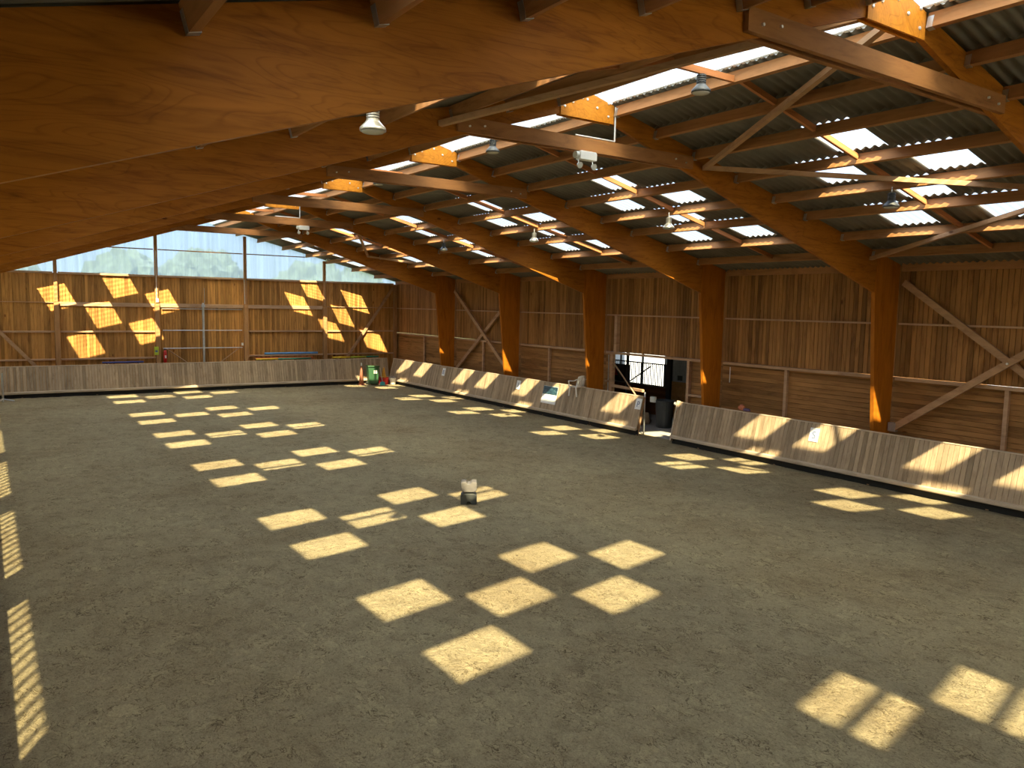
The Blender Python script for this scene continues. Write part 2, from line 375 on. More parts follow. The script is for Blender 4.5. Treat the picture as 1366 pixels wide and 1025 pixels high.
# ------------------------------------------------------------------ purlins, hangers, spacers
rowname = ['ridge', 'second', 'third', 'fourth', 'fifth', 'sixth', 'seventh', 'lowest']
def slope_pt(s, d, y, up): # point on purlin-bottom line, offset up perpendicular to slope
    return V((XR+s*(d+up*sn), y, roof(XR+d)+up*cs-0.0))
for s in (1, -1):
    sd = 'right' if s > 0 else 'left'
    for r, d in enumerate(PS(s)):
        for k, y0, y1 in BAY:
            if s < 0 and k == -1 and r > 6: continue
            a = y0+.0; b = y1-TH-.0
            if k == -1: b = y1-.02
            a += .04 if r == 0 else .006; b -= .04 if r == 0 else .006
            nrm = V((s*sn, 0, cs))
            c0 = V((XR+s*d, a, roof(XR+d)))+nrm*PD/2; c1 = V((XR+s*d, b, roof(XR+d)))+nrm*PD/2
            nm = {0: 'timber ridge purlin', 7: 'lowest timber purlin above the eaves'}.get(r, '%s timber purlin below the ridge' % ORD[r])
            t = thing('purlin', '%s on the %s slope, %s' % (nm, sd, bay_words[k]), 'purlin', tuple(c0), 'roof purlins')
            o = MB().beam(c0, c1, .075, PD, nrm).build('timber', 'purlin', t); o.location = -c0
            for yy, e in ((a, 1), (b, -1)):
                h = MB()
                q = V((XR+s*d, yy, roof(XR+d)))
                side = V((cs, 0, -s*sn))
                for sg in (-1, 1):
                    p = q+side*(sg*.041)+V((0, e*.04, 0)); h.beam(p-nrm*.0, p+nrm*.15, .004, .08, (0, 1, 0))
                p = q-nrm*.003; h.beam(p, p+V((0, e*.08, 0)), .09, .005, nrm)
                h = h.build('joist_hanger', 'galv', t); h.location = -c0
    for r in range(7):
        for k, y0, y1 in BAY:
            if k < 0: continue
            ym = (y0+y1)/2-.0
            p0 = V((XR+s*(PS(s)[r]+.045), ym, roof(XR+PS(s)[r]+.045)+.12)); p1 = V((XR+s*(PS(s)[r+1]-.045), ym, roof(XR+PS(s)[r+1]-.045)+.12))
            o = MB().beam(p0, p1, .06, .10).build('purlin_spacer', 'spacer')
            tag(o, 'timber strut %s, %s slope, %s' % (['below the ridge purlin', 'below the second purlin', 'below the third purlin', 'below the fourth purlin', 'below the fifth purlin', 'below the sixth purlin', 'below the seventh purlin'][r], sd, bay_words[k]), 'strut', 'struts between purlins')
for r in range(2, 8):
    d = PX[r]; nrm = V((-sn, 0, cs)); c0 = V((XR-d, YN+.02, roof(XR+d)))+nrm*PD/2; c1 = V((XR-d, YF[6]-TH-.03, roof(XR+d)))+nrm*PD/2
    o = MB().beam(c0, c1, .075, PD, nrm).build('purlin', 'purlin'); tag(o, '%s timber purlin on the left slope, behind the viewer' % (['', '', 'third', 'fourth', 'fifth', 'sixth', 'seventh', 'lowest'][r]), 'purlin', 'roof purlins')
for dA, dB, yy, lab in ((PX[2], PX[3], -3.2, 'timber strut behind the viewer on the left slope, below the third purlin'), (PX[3], PX[4], -2.05, 'added unseen timber strut banding a near sun patch, left slope, below the fourth purlin')):
    o = MB().beam((XR-dA-.045, yy, roof(XR+dA)+.1), (XR-dB+.045, yy, roof(XR+dB)+.12), .10, .10).build('purlin_spacer', 'spacer'); tag(o, lab, 'strut', 'struts between purlins')  # the lower strut is added, out of view, to band a sun patch
for k, y0, y1 in BAY:
    if k < 0: continue
    ym = (y0+y1)/2
    o = MB().beam((XR-PX[0]+.045, ym, 8.30), (XR+PX[0]-.045, ym, 8.30), .06, .10).build('ridge_strut', 'spacer')
    tag(o, 'short reddish timber strut across the ridge skylight, %s' % bay_words[k], 'strut', 'struts across the ridge skylight')
    # three white conduits on the ridge purlin
    for q in range(3):
        o = MB().tube([(XR+PX[0]-.03-.022*q, y0+.02, 8.50+.006*q), (XR+PX[0]-.03-.022*q, y1-TH-.02, 8.50+.006*q)], .009, 6).build('cable_conduit', 'white_plastic')
        tag(o, '%s thin white cable conduit along the ridge purlin, %s' % (['right', 'middle', 'left'][q], bay_words[k]), 'conduit', 'conduits along the ridge purlin')

# roof wind braces
def brace(a, b, w, h, label, name='roof_brace', mat='brace', grp='roof braces', up=(0, 0, 1)):
    o = MB().beam(a, b, w, h, up).build(name, mat); return tag(o, label, 'brace', grp)
zb = lambda x: roof(x)-.06
def rb(xa, ya, xb, yb, label): brace((xa, ya, zb(xa)), (xb, yb, zb(xb)), .10, .09, label)
rb(12.75, 11.68, 9.75, 5.9, 'long thin timber brace rising to the ridge, between the two nearest frames')
rb(12.75, 11.6, 15.9, 5.9, 'long thin timber brace running down the right slope under the skylights, two nearest frames')
rb(19.1, 11.68, 15.9, 5.75, 'long thin timber brace starting above the right column beside the wall cross')
rb(6.4, 11.68, 9.3, 5.9, 'thin timber brace on the left slope up to the ridge, two nearest frames')
rb(15.66, 35.7, 12.6, 29.9, 'timber brace on the right slope between the two farthest frames, upper one')
rb(15.66, 35.7, 19.0, 29.9, 'timber brace on the right slope between the two farthest frames, lower one')

# ------------------------------------------------------------------ walls
BW = .135
def vboards(m, x0, x1, z0, ztop, y0, y1, axis='x', holes=()):
    """vertical boards along axis, thickness y0..y1 (or x when axis is 'y')"""
    a = x0
    while a < x1-.01:
        b = min(a+BW, x1); j = random.uniform(-.002, .002)
        segs = [(z0, ztop((a+b)/2) if callable(ztop) else ztop)]
        for (h0, h1, hz0, hz1) in holes:
            if (a+b)/2 > h0 and (a+b)/2 < h1:
                ns = []
                for s0, s1 in segs:
                    if hz0 > s0: ns.append((s0, min(s1, hz0)))
                    if hz1 < s1: ns.append((max(s0, hz1), s1))
                segs = ns
        for s0, s1 in segs:
            if axis == 'x': m.box((a+.007, y0+j, s0), (b-.007, y1, s1))
            else: m.box((y0+j, a+.007, s0), (y1, b-.007, s1))
        a += BW
def hboards(m, y0, y1, z0, z1, xa, xb):
    z = z0
    while z < z1-.01:
        b = min(z+BW, z1); j = random.uniform(-.003, .003); m.box((xa+j, y0, z+.006), (xb, y1, b-.006)); z += BW
DY0, DY1 = 19.33, 23.3     # doorway in the right wall
# right wall: upper vertical boards, lower horizontal boards with doorway
m = MB(); vboards(m, YN, YW, 2.86, 5.98, XW+.07, XW+.10, 'y')
m.box((XW+.101, YN, 2.86), (XW+.13, YW, 6.0)); struct(m.build('wall_right', 'board_v'))
m = MB()
ys = [YN, YF[6], YF[5], YF[4], DY0]
for a, b in ((YN, YF[6]), (YF[6], 2.8), (2.8, YF[5]), (YF[5], 8.85), (8.85, YF[4]), (YF[4], 15.2), (15.2, YF[3]), (YF[3], DY0-.13), (DY1+.15, YF[2]), (YF[2], 27.5), (27.5, YF[1]), (YF[1], 33), (33, YF[0]), (YF[0], 39.3), (39.3, YW)):
    hboards(m, a+.004, b-.004, .0, 2.84, XW+.10, XW+.13)
m.box((XW+.131, YN, 0), (XW+.15, DY0-.13, 2.85)); m.box((XW+.131, DY1+.15, 0), (XW+.15, YW+.12, 2.85)); m.box((XW+.10, YW, 0), (XW+.13, YW+.06, 2.85))
struct(m.build('wall_right', 'board_h'))
# far gable wall boards
m = MB(); vboards(m, XL-.1, XW+.12, 0, 5.72, YW+.06, YW+.09, 'x'); m.box((XL-.1, YW+.091, 0), (XW+.12, YW+.12, 5.72))
struct(m.build('wall_far', 'board_far'))
# far gable glazing: milky ribbed sheet, cut to the roof line, one per bay between posts
SP = 4.415
posts = [XR+SP*q for q in (-1.5, -.5, .5, 1.5)]
edges = [XL-.1]+posts+[XW+.1]
for a, b in zip(edges, edges[1:]):
    w = MB(); n = int((b-a)/.05)
    def f(i, j):
        x = a+(b-a)*i/n; zt = roof(x, PD/cs+.05)
        prof = .02*max(0, min(1, abs(((x/.30) % 1)-.5)*6-1))
        return (x, YW+.10+prof, 5.78+(max(zt, 5.79)-5.78)*j/2)
    w.grid(f, n, 2); struct(w.build(win_name(), 'gable_clear'))
# left wall: boards below, clear strip, boards above
m = MB(); vboards(m, YN, YW, 0, 2.9, XL-.10, XL-.07, 'y'); vboards(m, YN, YW, 4.12, 6.0, XL-.10, XL-.07, 'y')
m.box((XL-.13, YN, 0), (XL-.101, YW, 2.9)); m.box((XL-.13, YN, 4.12), (XL-.101, YW, 6.0)); struct(m.build('wall_left', 'board_v'))
YS = 4.2
m = MB(); vboards(m, YN, YS, 2.9, 4.12, XL-.10, XL-.07, 'y'); m.box((XL-.13, YN, 2.9), (XL-.101, YS, 4.12)); struct(m.build('wall_left', 'board_v'))  # unseen strip boarded up here to keep light off the near rafter
w = MB(); n = int((YW-YS)/.03)
w.grid(lambda i, j: (XL-.09+.012*math.cos(2*math.pi*(YS+(YW-YS)*i/n)/.18), YS+(YW-YS)*i/n, 2.88+1.26*j), n, 1)
struct(w.build(win_name(), 'side_clear', smooth=True))
# unseen near gable: boards, with an opal sheet added for fill light
NG0, NG1 = 6.5, 12.5
m = MB(); vboards(m, XL-.1, XW+.12, 0, lambda x: roof(x, PD/cs), YN-.09, YN-.06, 'x', [(NG0, NG1, 4.2, 9)]); m.box((XL-.1, YN-.12, 0), (XW+.12, YN-.091, 4.2))
for xa, xb in ((XL-.1, NG0), (NG1, XW+.12)):
    m.prism([(xa, 4.2), (xb, 4.2), (xb, roof(xb, PD/cs+.1)), (xa, roof(xa, PD/cs+.1))], 'y', YN-.12, YN-.091)
struct(m.build('wall_near', 'board_far'))
w = MB(); n = 120
w.grid(lambda i, j: ((lambda x: (x, YN-.08, 4.2+(roof(x, PD/cs+.05)-4.2)*j/2))(NG0+(NG1-NG0)*i/n)), n, 2)
struct(w.build(win_name(), 'gable_near'))

# ------------------------------------------------------------------ rails (girts) on the right wall
gh = {'upper': (4.33, .05), 'middle': (2.85, .085)}
for k, y0, y1 in BAY+[(6, YN, YF[6])]:
    for nm, (z, h) in gh.items():
        a, b = y0+.06, y1-TH-.03
        if k == -1: b = YW-.02
        if k == 6: continue
        o = MB().box((XW-.03, a, z-h), (XW+.068, b, z)).build('wall_rail', 'girt', bevel=.004)
        tag(o, '%s horizontal timber rail on the right wall, %s' % (nm, bay_words[k]), 'rail', 'rails on the right wall')
    if k >= 0 and k < 6 or k == -1:
        a, b = y0+.06, y1-TH-.03
        if k == -1: b = YW-.02
        o = MB().box((XW-.05, a, 5.72), (XW+.06, b, 5.97)).build('eaves_beam', 'purlin')
        tag(o, 'timber eaves beam above the right wall, %s' % bay_words[k], 'beam', 'eaves beams on the right wall')
for q, (y, z0, z1, lab) in enumerate([(8.85, 0, 2.76, 'lower timber stud on the right wall behind the big cross'), (15.2, 0, 2.76, 'lower timber stud on the right wall, midway between the two columns right of the doorway'),
        (27.5, 0, 2.76, 'lower timber stud on the right wall just left of the white chair'), (33.0, 0, 2.76, 'lower timber stud behind the far wall cross'), (39.3, 0, 2.76, 'lower timber stud nearest the far right corner'),
        (2.8, 0, 2.76, 'lower timber stud on the right wall beside the viewing end')]):
    tag(MB().box((XW-.02, y-.05, z0), (XW+.09, y+.05, z1)).build('wall_stud', 'girt', bevel=.004), lab, 'stud', 'studs of the right wall')
tag(MB().box((XW-.12, 22.98, 2.86), (XW+.06, 23.12, 4.27)).build('wall_stud', 'girt', bevel=.004), 'short upright timber above the doorway between the two rails', 'stud')
tag(MB().box((XW-.02, DY1-.02, 0), (XW+.13, DY1+.14, 2.76)).build('door_post', 'girt', bevel=.005), 'timber post at the left side of the doorway', 'post')
tag(MB().box((XW-.02, DY0-.12, 0), (XW+.13, DY0+.0, 2.76)).build('door_post', 'girt', bevel=.005), 'timber post at the right side of the doorway', 'post')
tag(MB().box((XW-.03, YF[3]+.06, 1.52), (XW+.09, DY0-.13, 1.60)).build('wall_rail', 'girt'), 'short low rail between the doorway and the column right of it', 'rail')
tag(MB().box((XW-.03, DY1+.15, 1.62), (XW+.09, YF[2]-TH-.03, 1.70)).build('wall_rail', 'girt'), 'short low rail between the doorway and the column left of it', 'rail')
tag(MB().tube([(XW+.02, 23.55, 2.72), (XW+.02, 23.55, .9)], .018, 6).build('hanging_pipe', 'galv'), 'thin pale pipe hanging just left of the doorway', 'pipe')
tag(MB().tube([(XW-.06, 17.35, 2.7), (XW-.06, 17.35, 2.18)], .012, 6).build('hanging_hook', 'white_plastic'), 'small pale hook below the rail right of the doorway column', 'hook')
# wall crosses
def xbrace(ya, yb, x, zt, zbm, la, lb):
    brace((x-.02, ya, zt), (x-.02, yb, zbm), .09, .17, la, 'wall_brace', 'brace', 'wall braces', (1, 0, 0))
    brace((x-.13, ya, zbm), (x-.13, yb, zt), .09, .17, lb, 'wall_brace', 'brace', 'wall braces', (1, 0, 0))
def xb2(y_hi, y_lo, x, zt, zm, la, lb):
    for (ya, yb, xx, lab) in ((y_hi, y_lo, x-.07, la), (y_lo, y_hi, x-.19, lb)):
        b = MB().beam((xx, ya, zt), (xx, yb, zm), .17, .09, (1, 0, 0)).build('wall_brace', 'brace'); tag(b, lab, 'brace', 'wall braces')
xb2(YF[4]-.22, YF[5]+.22, XW, 5.42, 1.45, 'thick timber wall brace falling to the right, on the right wall near the picture edge', 'thick timber wall brace rising to the right from the second nearest column base')
xb2(YF[1]+.2, YF[0]-.25, XW, 5.3, 1.2, 'far wall cross, the brace rising away to the left', 'far wall cross, the brace falling to the right')
MB().tube([(XW-.235, (YF[4]+YF[5])/2, 3.43), (XW-.26, (YF[4]+YF[5])/2, 3.43)], .03, 8).build('bolt', 'bolt', bpy.data.objects['wall_brace.001'])
tag(MB().box((XW-.24, YF[4]-.34, 1.38), (XW-.1, YF[4]-.12, 1.62)).build('brace_bracket', 'galv', bevel=.01), 'galvanised bracket at the foot of the big wall brace', 'bracket')

# ------------------------------------------------------------------ far wall framing
for q, x in enumerate(posts):
    nm = ['leftmost', 'second from the left', 'third from the left', 'rightmost'][q]
    t = thing('gable_post', 'brown timber post of the end wall, %s' % nm, 'post', (x, YW-.02, 0), 'posts of the end wall')
    zt = roof(x, .12)
    MB().box((-.105, -.13, 0), (.105, .07, 4.36 if q != 3 else 4.3)).build('lower_post', 'post', t, bevel=.005)
    MB().box((-.075, -.05, 4.37), (.075, .07, zt)).build('upper_post', 'post', t, bevel=.005)
for x, lab in ((XW-.08, 'slim timber post in the far right corner'), (XL+.08, 'slim timber post in the far left corner')):
    tag(MB().box((x-.09, YW-.15, 0), (x+.09, YW+.05, 5.7)).build('corner_post', 'post'), lab, 'post')
spans = list(zip([XL+.17]+[p+.105 for p in posts], [p-.105 for p in posts]+[XW-.17]))
bn = ['leftmost bay', 'second bay from the left', 'middle bay', 'second bay from the right', 'rightmost bay']
for i, (a, b) in enumerate(spans):
    a += .004; b -= .004
    big = i in (1, 2, 3)
    tag(MB().box((a, YW-.02, 4.36-(.19 if big else .05)), (b, YW+.058, 4.34 if i in (0, 4) else 4.36)).build('gable_rail', 'girt', bevel=.004), '%s timber rail at mid height of the end wall, %s' % ('broad' if big else 'slim', bn[i]), 'rail', 'rails of the end wall')
    tag(MB().box((a, YW-.06, 5.68), (b, YW+.09, 5.78)).build('gable_sill', 'girt', bevel=.004), 'timber sill under the milky glazing, %s' % bn[i], 'sill', 'sills of the end wall')
    tag(MB().box((max(a, 3.9), YW-.0, 7.04), (min(b, 15.2), YW+.06, 7.09)).build('glazing_bar', 'tie'), 'thin dark bar across the milky end glazing, %s' % bn[i], 'bar', 'bars across the end glazing') if i in (1, 2, 3) else None
    if i != 2:
        tag(MB().box((a, YW-.04, 2.90), (b, YW+.058, 2.98)).build('gable_rail', 'girt', bevel=.004), 'slim timber rail below mid height of the end wall, %s' % bn[i], 'rail', 'rails of the end wall')
        tag(MB().box((a, YW-.06, 1.57), (b, YW+.058, 1.65)).build('gable_rail', 'girt', bevel=.004), 'lowest timber rail just above the end kickboard, %s' % bn[i], 'rail', 'rails of the end wall')
b = MB().beam((XW-.25, YW-.1, 5.5), (17.2, YW-.1, 1.0), .15, .08, (0, 1, 0)).build('gable_brace', 'brace'); tag(b, 'diagonal timber brace in the right corner of the end wall', 'brace')
b = MB().beam((XL+.3, YW-.1, 5.2), (2.2, YW-.1, 1.05), .15, .08, (0, 1, 0)).build('gable_brace', 'brace'); tag(b, 'diagonal timber brace in the left corner of the end wall', 'brace')
# rake purlin along the gable under the roof
# sliding door hardware in the middle bay
dr = thing('sliding_door', 'closed double plank door with galvanised bars in the middle of the end wall', 'door', (9.57, YW-.02, 0))
MB().box((-.05, -.06, .4), (.05, -.01, 4.42)).build('upright_bar', 'galv', dr)
for q, (z, r) in enumerate(((2.99, .022), (2.07, .022))): MB().tube([(-1.98, -.04, z), (1.98, -.04, z)], r, 6).build('cross_bar', 'galv', dr)
MB().box((-2.0, -.03, 4.08), (2.0, .02, 4.12)).build('top_track', 'galv', dr)
MB().tube([(-1.85, -.05, 2.07), (-.75, -.05, 1.25)], .022, 6).build('stay_bar', 'girt', dr)
MB().tube([(1.85, -.05, 2.07), (.75, -.05, 1.25)], .022, 6).build('stay_bar', 'girt', dr)
MB().box((-.09, -.1, 4.2), (.09, -.05, 4.34)).build('latch', 'galv', dr)
MB().tube([(.07, -.04, 4.4), (.07, -.04, 5.2)], .01, 6).build('pull_rod', 'galv', dr)
bx = MB().box((11.47, YW-.2, 2.18), (11.57, YW-.151, 2.32)).build('junction_box', 'white_plastic'); tag(bx, 'small white box on the end wall post right of the plank door', 'box')
bx = MB().box((7.29, YW-.17, 4.42), (7.41, YW-.1, 4.6)).build('junction_box', 'white_plastic'); tag(bx, 'small white box on top of the lower post left of the plank door', 'box')
cd = MB().tube([(7.33, YW-.1, 4.6), (7.33, YW-.1, 7.0)], .012, 6).build('wall_conduit', 'white_plastic'); tag(cd, 'white conduit running up the end wall post left of the plank door', 'conduit')
cd = MB().tube([(11.68, YW-.18, 4.4), (11.68, YW-.1, 5.7)], .012, 6).build('wall_conduit', 'white_plastic'); tag(cd, 'white conduit running up the end wall post right of the plank door', 'conduit')
def extinguisher(x, y, z, h, lab):
    t = thing('fire_extinguisher', lab, 'fire extinguisher', (x, y, z))
    MB().lathe([(.07, 0), (.085, .02), (.085, h*.72), (.06, h*.82), (.03, h*.86)], 14).build('cylinder', 'red', t, smooth=True)
    MB().lathe([(.02, h*.86), (.03, h*.88), (.03, h*.94), (.015, h)], 10).build('valve', 'dark_metal', t)
    MB().tube([(.03, 0, h*.92), (.12, 0, h*.85), (.11, 0, h*.4), (.1, 0, h*.3)], .012, 6).build('hose', 'rubber', t)
    MB().box((-.03, -.089, h*.3), (.05, -.07, h*.5)).build('label_plate', 'paper', t)
extinguisher(7.66, YW-.12, 1.36, .72, 'red fire extinguisher beside the end wall post, left of the plank door')
extinguisher(XW-.05, YF[3]+.36, 1.15, .75, 'red fire extinguisher left of the column beside the doorway')
sg = thing('wall_sign', 'small yellow green sign on the end wall post above the extinguisher', 'sign', (7.24, YW-.16, 1.75))
MB().box((-.09, -.012, 0), (.11, 0, .42)).build('plate', 'lime_pole', sg); MB().box((-.05, -.015, .14), (.07, -.0125, .24)).build('pictogram', 'ink', sg)
# jump poles lying on the kickboard top and rail of the end wall
def pole(x0, x1, z, y, mat, lab, r=.045):
    o = MB().tube([(x0, y, z), (x1, y, z)], r, 10).build('jump_pole', mat, smooth=True); tag(o, lab, 'jump pole')
pole(12.75, 15.75, 1.71, YW-.02, 'blue_pole', 'light blue jump pole on the low rail of the end wall', .06)
pole(12.15, 13.35, 1.435, YW-.45, 'yellow', 'yellow jump pole lying behind the end kickboard top')
pole(13.36, 15.2, 1.435, YW-.45, 'green_pole', 'green jump pole right of the yellow one behind the end kickboard')
pole(12.2, 15.4, 1.45, YW-.20, 'orange_pole', 'orange red jump pole under the light blue one', .06)
pole(16.5, 17.55, 1.44, YW-.40, 'yellow', 'yellow jump pole left of the diagonal brace in the right corner', .05)
pole(17.6, 18.55, 1.44, YW-.40, 'lime_pole', 'lime green jump pole crossing behind the right corner brace', .05)
pole(18.3, 19.4, 1.44, YW-.27, 'green_pole', 'dark green jump pole farthest right behind the end kickboard', .05)
pole(4.75, 6.6, 1.435, YW-.40, 'navy_pole', 'navy blue jump pole behind the left part of the end kickboard')
for q, x in enumerate((5.0, 6.4, 12.4, 13.2, 13.6, 15.0, 16.8, 17.45, 17.75, 18.45, 19.2)):
    o = MB().beam((x, YW+.05, 1.36), (x, YW-.55, 1.36), .06, .06).build('pole_bracket', 'girt')
    tag(o, 'small timber bracket carrying jump poles on the end wall', 'bracket', 'brackets carrying the jump poles')
# ------------------------------------------------------------------ kickboards
KB, KT, KZ0, KZ1 = 19.39, 19.68, .26, 1.40
def kick(label, L, origin, rz, cap=True, posts_at=1.5, name='kickboard'):
    """panel runs along local +y from 0 to L, leaning back towards local +x"""
    t = thing(name, label, 'kickboard', origin, rz=rz)
    m = MB(); a = 0; lean = KT-KB
    nrm = V((KZ1-KZ0, 0, -lean)).normalized()
    while a < L-.01:
        b = min(a+.125, L); j = random.uniform(-.003, .003)
        m.beam((j, (a+b)/2, KZ0), (lean+j, (a+b)/2, KZ1), b-a-.010, .025, nrm); a += .125
    m.build('panel', 'kick', t)
    MB().beam((-.03, 0, KZ0-.02), (-.03, L, KZ0-.02), .10, .12).build('bottom_rail', 'kick_rail', t, bevel=.03)
    if cap: MB().beam((lean+.01, 0, KZ1+.012), (lean+.01, L, KZ1+.012), .06, .03).build('top_cap', 'kick_rail', t, bevel=.008)
    m = MB().beam((.06, 0, KZ0+.12), (.06, L, KZ0+.12), .05, .08); m.beam((lean-.0+.03, 0, KZ1-.12), (lean+.03, L, KZ1-.12), .03, .06); m.build('back_rail', 'brace', t)
    q = .06
    while q < L:
        MB().beam((.085, q, 0), (lean+.075, q, KZ1-.02), .07, .07, (1, 0, 0)).build('back_post', 'brace', t); q += posts_at if L > 4 else L-.12
    MB().box((.055, 0, -.02), (.065, L, KZ0-.05)).build('gap_shade_strip', 'rubber', t)  # black sheet stands in for shade in the gap under the rail
    return t
kick('long leaning grey-brown kickboard on the right, from the doorway gate to the far corner', 41.23-23.2, (KB, 23.2, 0), 0, posts_at=3)
kick('short leaning kickboard gate in front of the doorway, carrying the white letter P', 2.72, (KB, 20.45, 0), 0, name='kickboard_gate')
kick('leaning grey-brown kickboard on the right nearest the viewer, carrying the letter S', 18.75+6.5, (KB, -6.5, 0), 0, posts_at=3)
kick('leaning grey-brown kickboard along the far end wall', KB+.48, (KB+.02, 41.23, 0), math.pi/2, posts_at=3)
kick('leaning kickboard along the left side, beyond the picture edge', 47.5, (-.31, 41.0, 0), math.pi, posts_at=3)

# ------------------------------------------------------------------ letter boards, poster, chair, cloth
LEAN = math.atan2(KT-KB, KZ1-KZ0)
def on_kick(t, y, z):
    """place a local frame (x along the board = world -y ... right for the viewer, z up the slope) on the right kickboard face"""
    x = KB+(KT-KB)*(z-KZ0)/(KZ1-KZ0)
    t.location = (x-.016, y, z); t.rotation_euler = (0, LEAN, 0)
def font(ch, size, parent, mat, loc, rot):
    cu = bpy.data.curves.new('letter', 'FONT'); cu.body = ch; cu.size = size; cu.align_x = 'CENTER'; cu.align_y = 'CENTER'; cu.extrude = .002
    o = bpy.data.objects.new('text', cu); C.objects.link(o); bpy.context.view_layer.update()
    me = bpy.data.meshes.new_from_object(o.evaluated_get(bpy.context.evaluated_depsgraph_get())); bpy.data.objects.remove(o)
    me.materials.clear(); me.materials.append(M[mat]); o = bpy.data.objects.new('letter', me); C.objects.link(o); o.parent = parent; o.location = loc; o.rotation_euler = rot
    return o
def sign(y, z, ch, lab, w=.30, h=.40):
    t = thing('letter_sign', lab, 'sign'); on_kick(t, y, z)
    MB().box((-.012, -w/2, -h/2), (0, w/2, h/2)).build('plate', 'paper', t, bevel=.01)
    font(ch, .30, t, 'ink', (-.015, 0, -.02), (math.pi/2, 0, -math.pi/2))
sign(13.36, 1.08, 'S', 'white sign with a grey-blue S on the kickboard left of the big column')
sign(20.62, 1.13, 'P', 'white sign with the letter P on the end of the kickboard gate')
sign(28.29, 1.10, 'I', 'small white letter sign on the kickboard left of the poster')
sign(35.09, 1.12, 'B', 'small white letter sign on the kickboard beside the farthest column')
t = thing('poster', 'poster with a dark blue picture above white text, on the kickboard near the chair', 'poster'); on_kick(t, 25.92, .90)
MB().box((-.006, -.5, -.37), (0, .5, .37)).build('sheet', 'paper', t)
def photo_mat():
    m, nt, out = newmat('dark_blue_photo'); p = N(nt, 'ShaderNodeBsdfPrincipled', i_Roughness=.4)
    f = noise_n(nt, objco(nt, (1, 1.5, 3)), 3, 5, .6, .6)
    c = ramp(nt, f, [(.35, (.012, .03, .05)), (.52, (.025, .07, .095)), (.66, (.07, .14, .16)), (.78, (.3, .4, .42))]); nt.links.new(c, p.inputs['Base Color']); nt.links.new(p.outputs[0], out.inputs[0]); return m
M['photo'] = photo_mat(); M['faint'] = plain('pale_grey_print', (.5, .52, .56), .6, 0, .02)
MB().box((-.009, -.49, .02), (-.0062, .49, .36)).build('picture', 'photo', t)
m = MB()
for q in range(5): m.box((-.008, .02, -.06-.05*q), (-.0062, .43-.03*(q % 2), -.045-.05*q)); m.box((-.008, -.43+.04*(q % 3), -.06-.05*q), (-.0062, -.03, -.045-.05*q))
m.build('text_lines', 'faint', t)

# white monobloc chair straddling the kickboard top
t = thing('garden_chair', 'white plastic garden armchair set astride the kickboard top', 'chair', (19.66, 24.25, 1.02))
# local: faces +y, seat width along x
def seatf(i, j):
    u, v = i/8-.5, j/8-.5
    return (u*.44, v*.44, .40-.02*math.cos(u*3.1)*math.cos(v*3.1))
MB().grid(seatf, 8, 8).build('seat', 'white_plastic', t, smooth=True, solid=.022)
def backf(i, j):
    u = i/8-.5; v = j/8
    return (u*(.42-.10*max(0, v-.6)), -.22-.12*v+.05*(u*2)**2, .40+.46*v-.05*(u*2)**2*v)
m = MB()
for a, b in ((0, 1), (1.5, 2.6), (3.1, 4.9), (5.4, 6.5), (7, 8)):
    m.grid(lambda i, j: backf(a+(b-a)*i, j), 1, 8)
m.grid(lambda i, j: backf(i, 6.6+j*1.4), 8, 1); m.grid(lambda i, j: backf(i, j*1.6), 8, 1)
m.build('backrest', 'white_plastic', t, smooth=False, solid=.018)
for sx in (-1, 1):
    m = MB(); pts = [(sx*.235, -.29, .72), (sx*.27, -.15, .645), (sx*.285, .05, .625), (sx*.28, .20, .62), (sx*.262, .225, .58), (sx*.245, .22, .40)]
    for p, q in zip(pts, pts[1:]): m.beam(p, q, .05, .022, (0, .01, 1) if abs(p[2]-q[2]) < .1 else (0, 1, 0))
    m.build('armrest', 'white_plastic', t, bevel=.006)
    for sy, dy in ((.19, .05), (-.19, -.07)):
        MB().prism([(sy-.035, .40), (sy+.035, .40), (sy+dy+.022, 0), (sy+dy-.022, 0)], 'x', sx*.22-.018, sx*.22+.018).build('leg', 'white_plastic', t, bevel=.006)
t = thing('folded_cloth', 'orange and purple rag lying on the kickboard top, right of the doorway', 'cloth', (19.72, 15.98, 1.43))
def blob(r, seed, sc):
    b = bmesh.new(); bmesh.ops.create_icosphere(b, subdivisions=3, radius=1)
    for v in b.verts:
        n = noise.noise(v.co*1.7+V((seed, 0, 0)))*.35+noise.noise(v.co*4+V((0, seed, 0)))*.18
        v.co = V((v.co.x*sc[0], v.co.y*sc[1], max(v.co.z, -.3)*sc[2]))*(1+n)*r
    m = MB(); m.bm.free(); m.bm = b; return m
o = blob(1, 3, (.09, .13, .12)).build('orange_rag', 'cloth', t, smooth=True); o.location = (0, .1, .07)
o = blob(1, 9, (.08, .13, .07)).build('purple_rag', 'cloth_p', t, smooth=True); o.location = (0, -.1, .04)

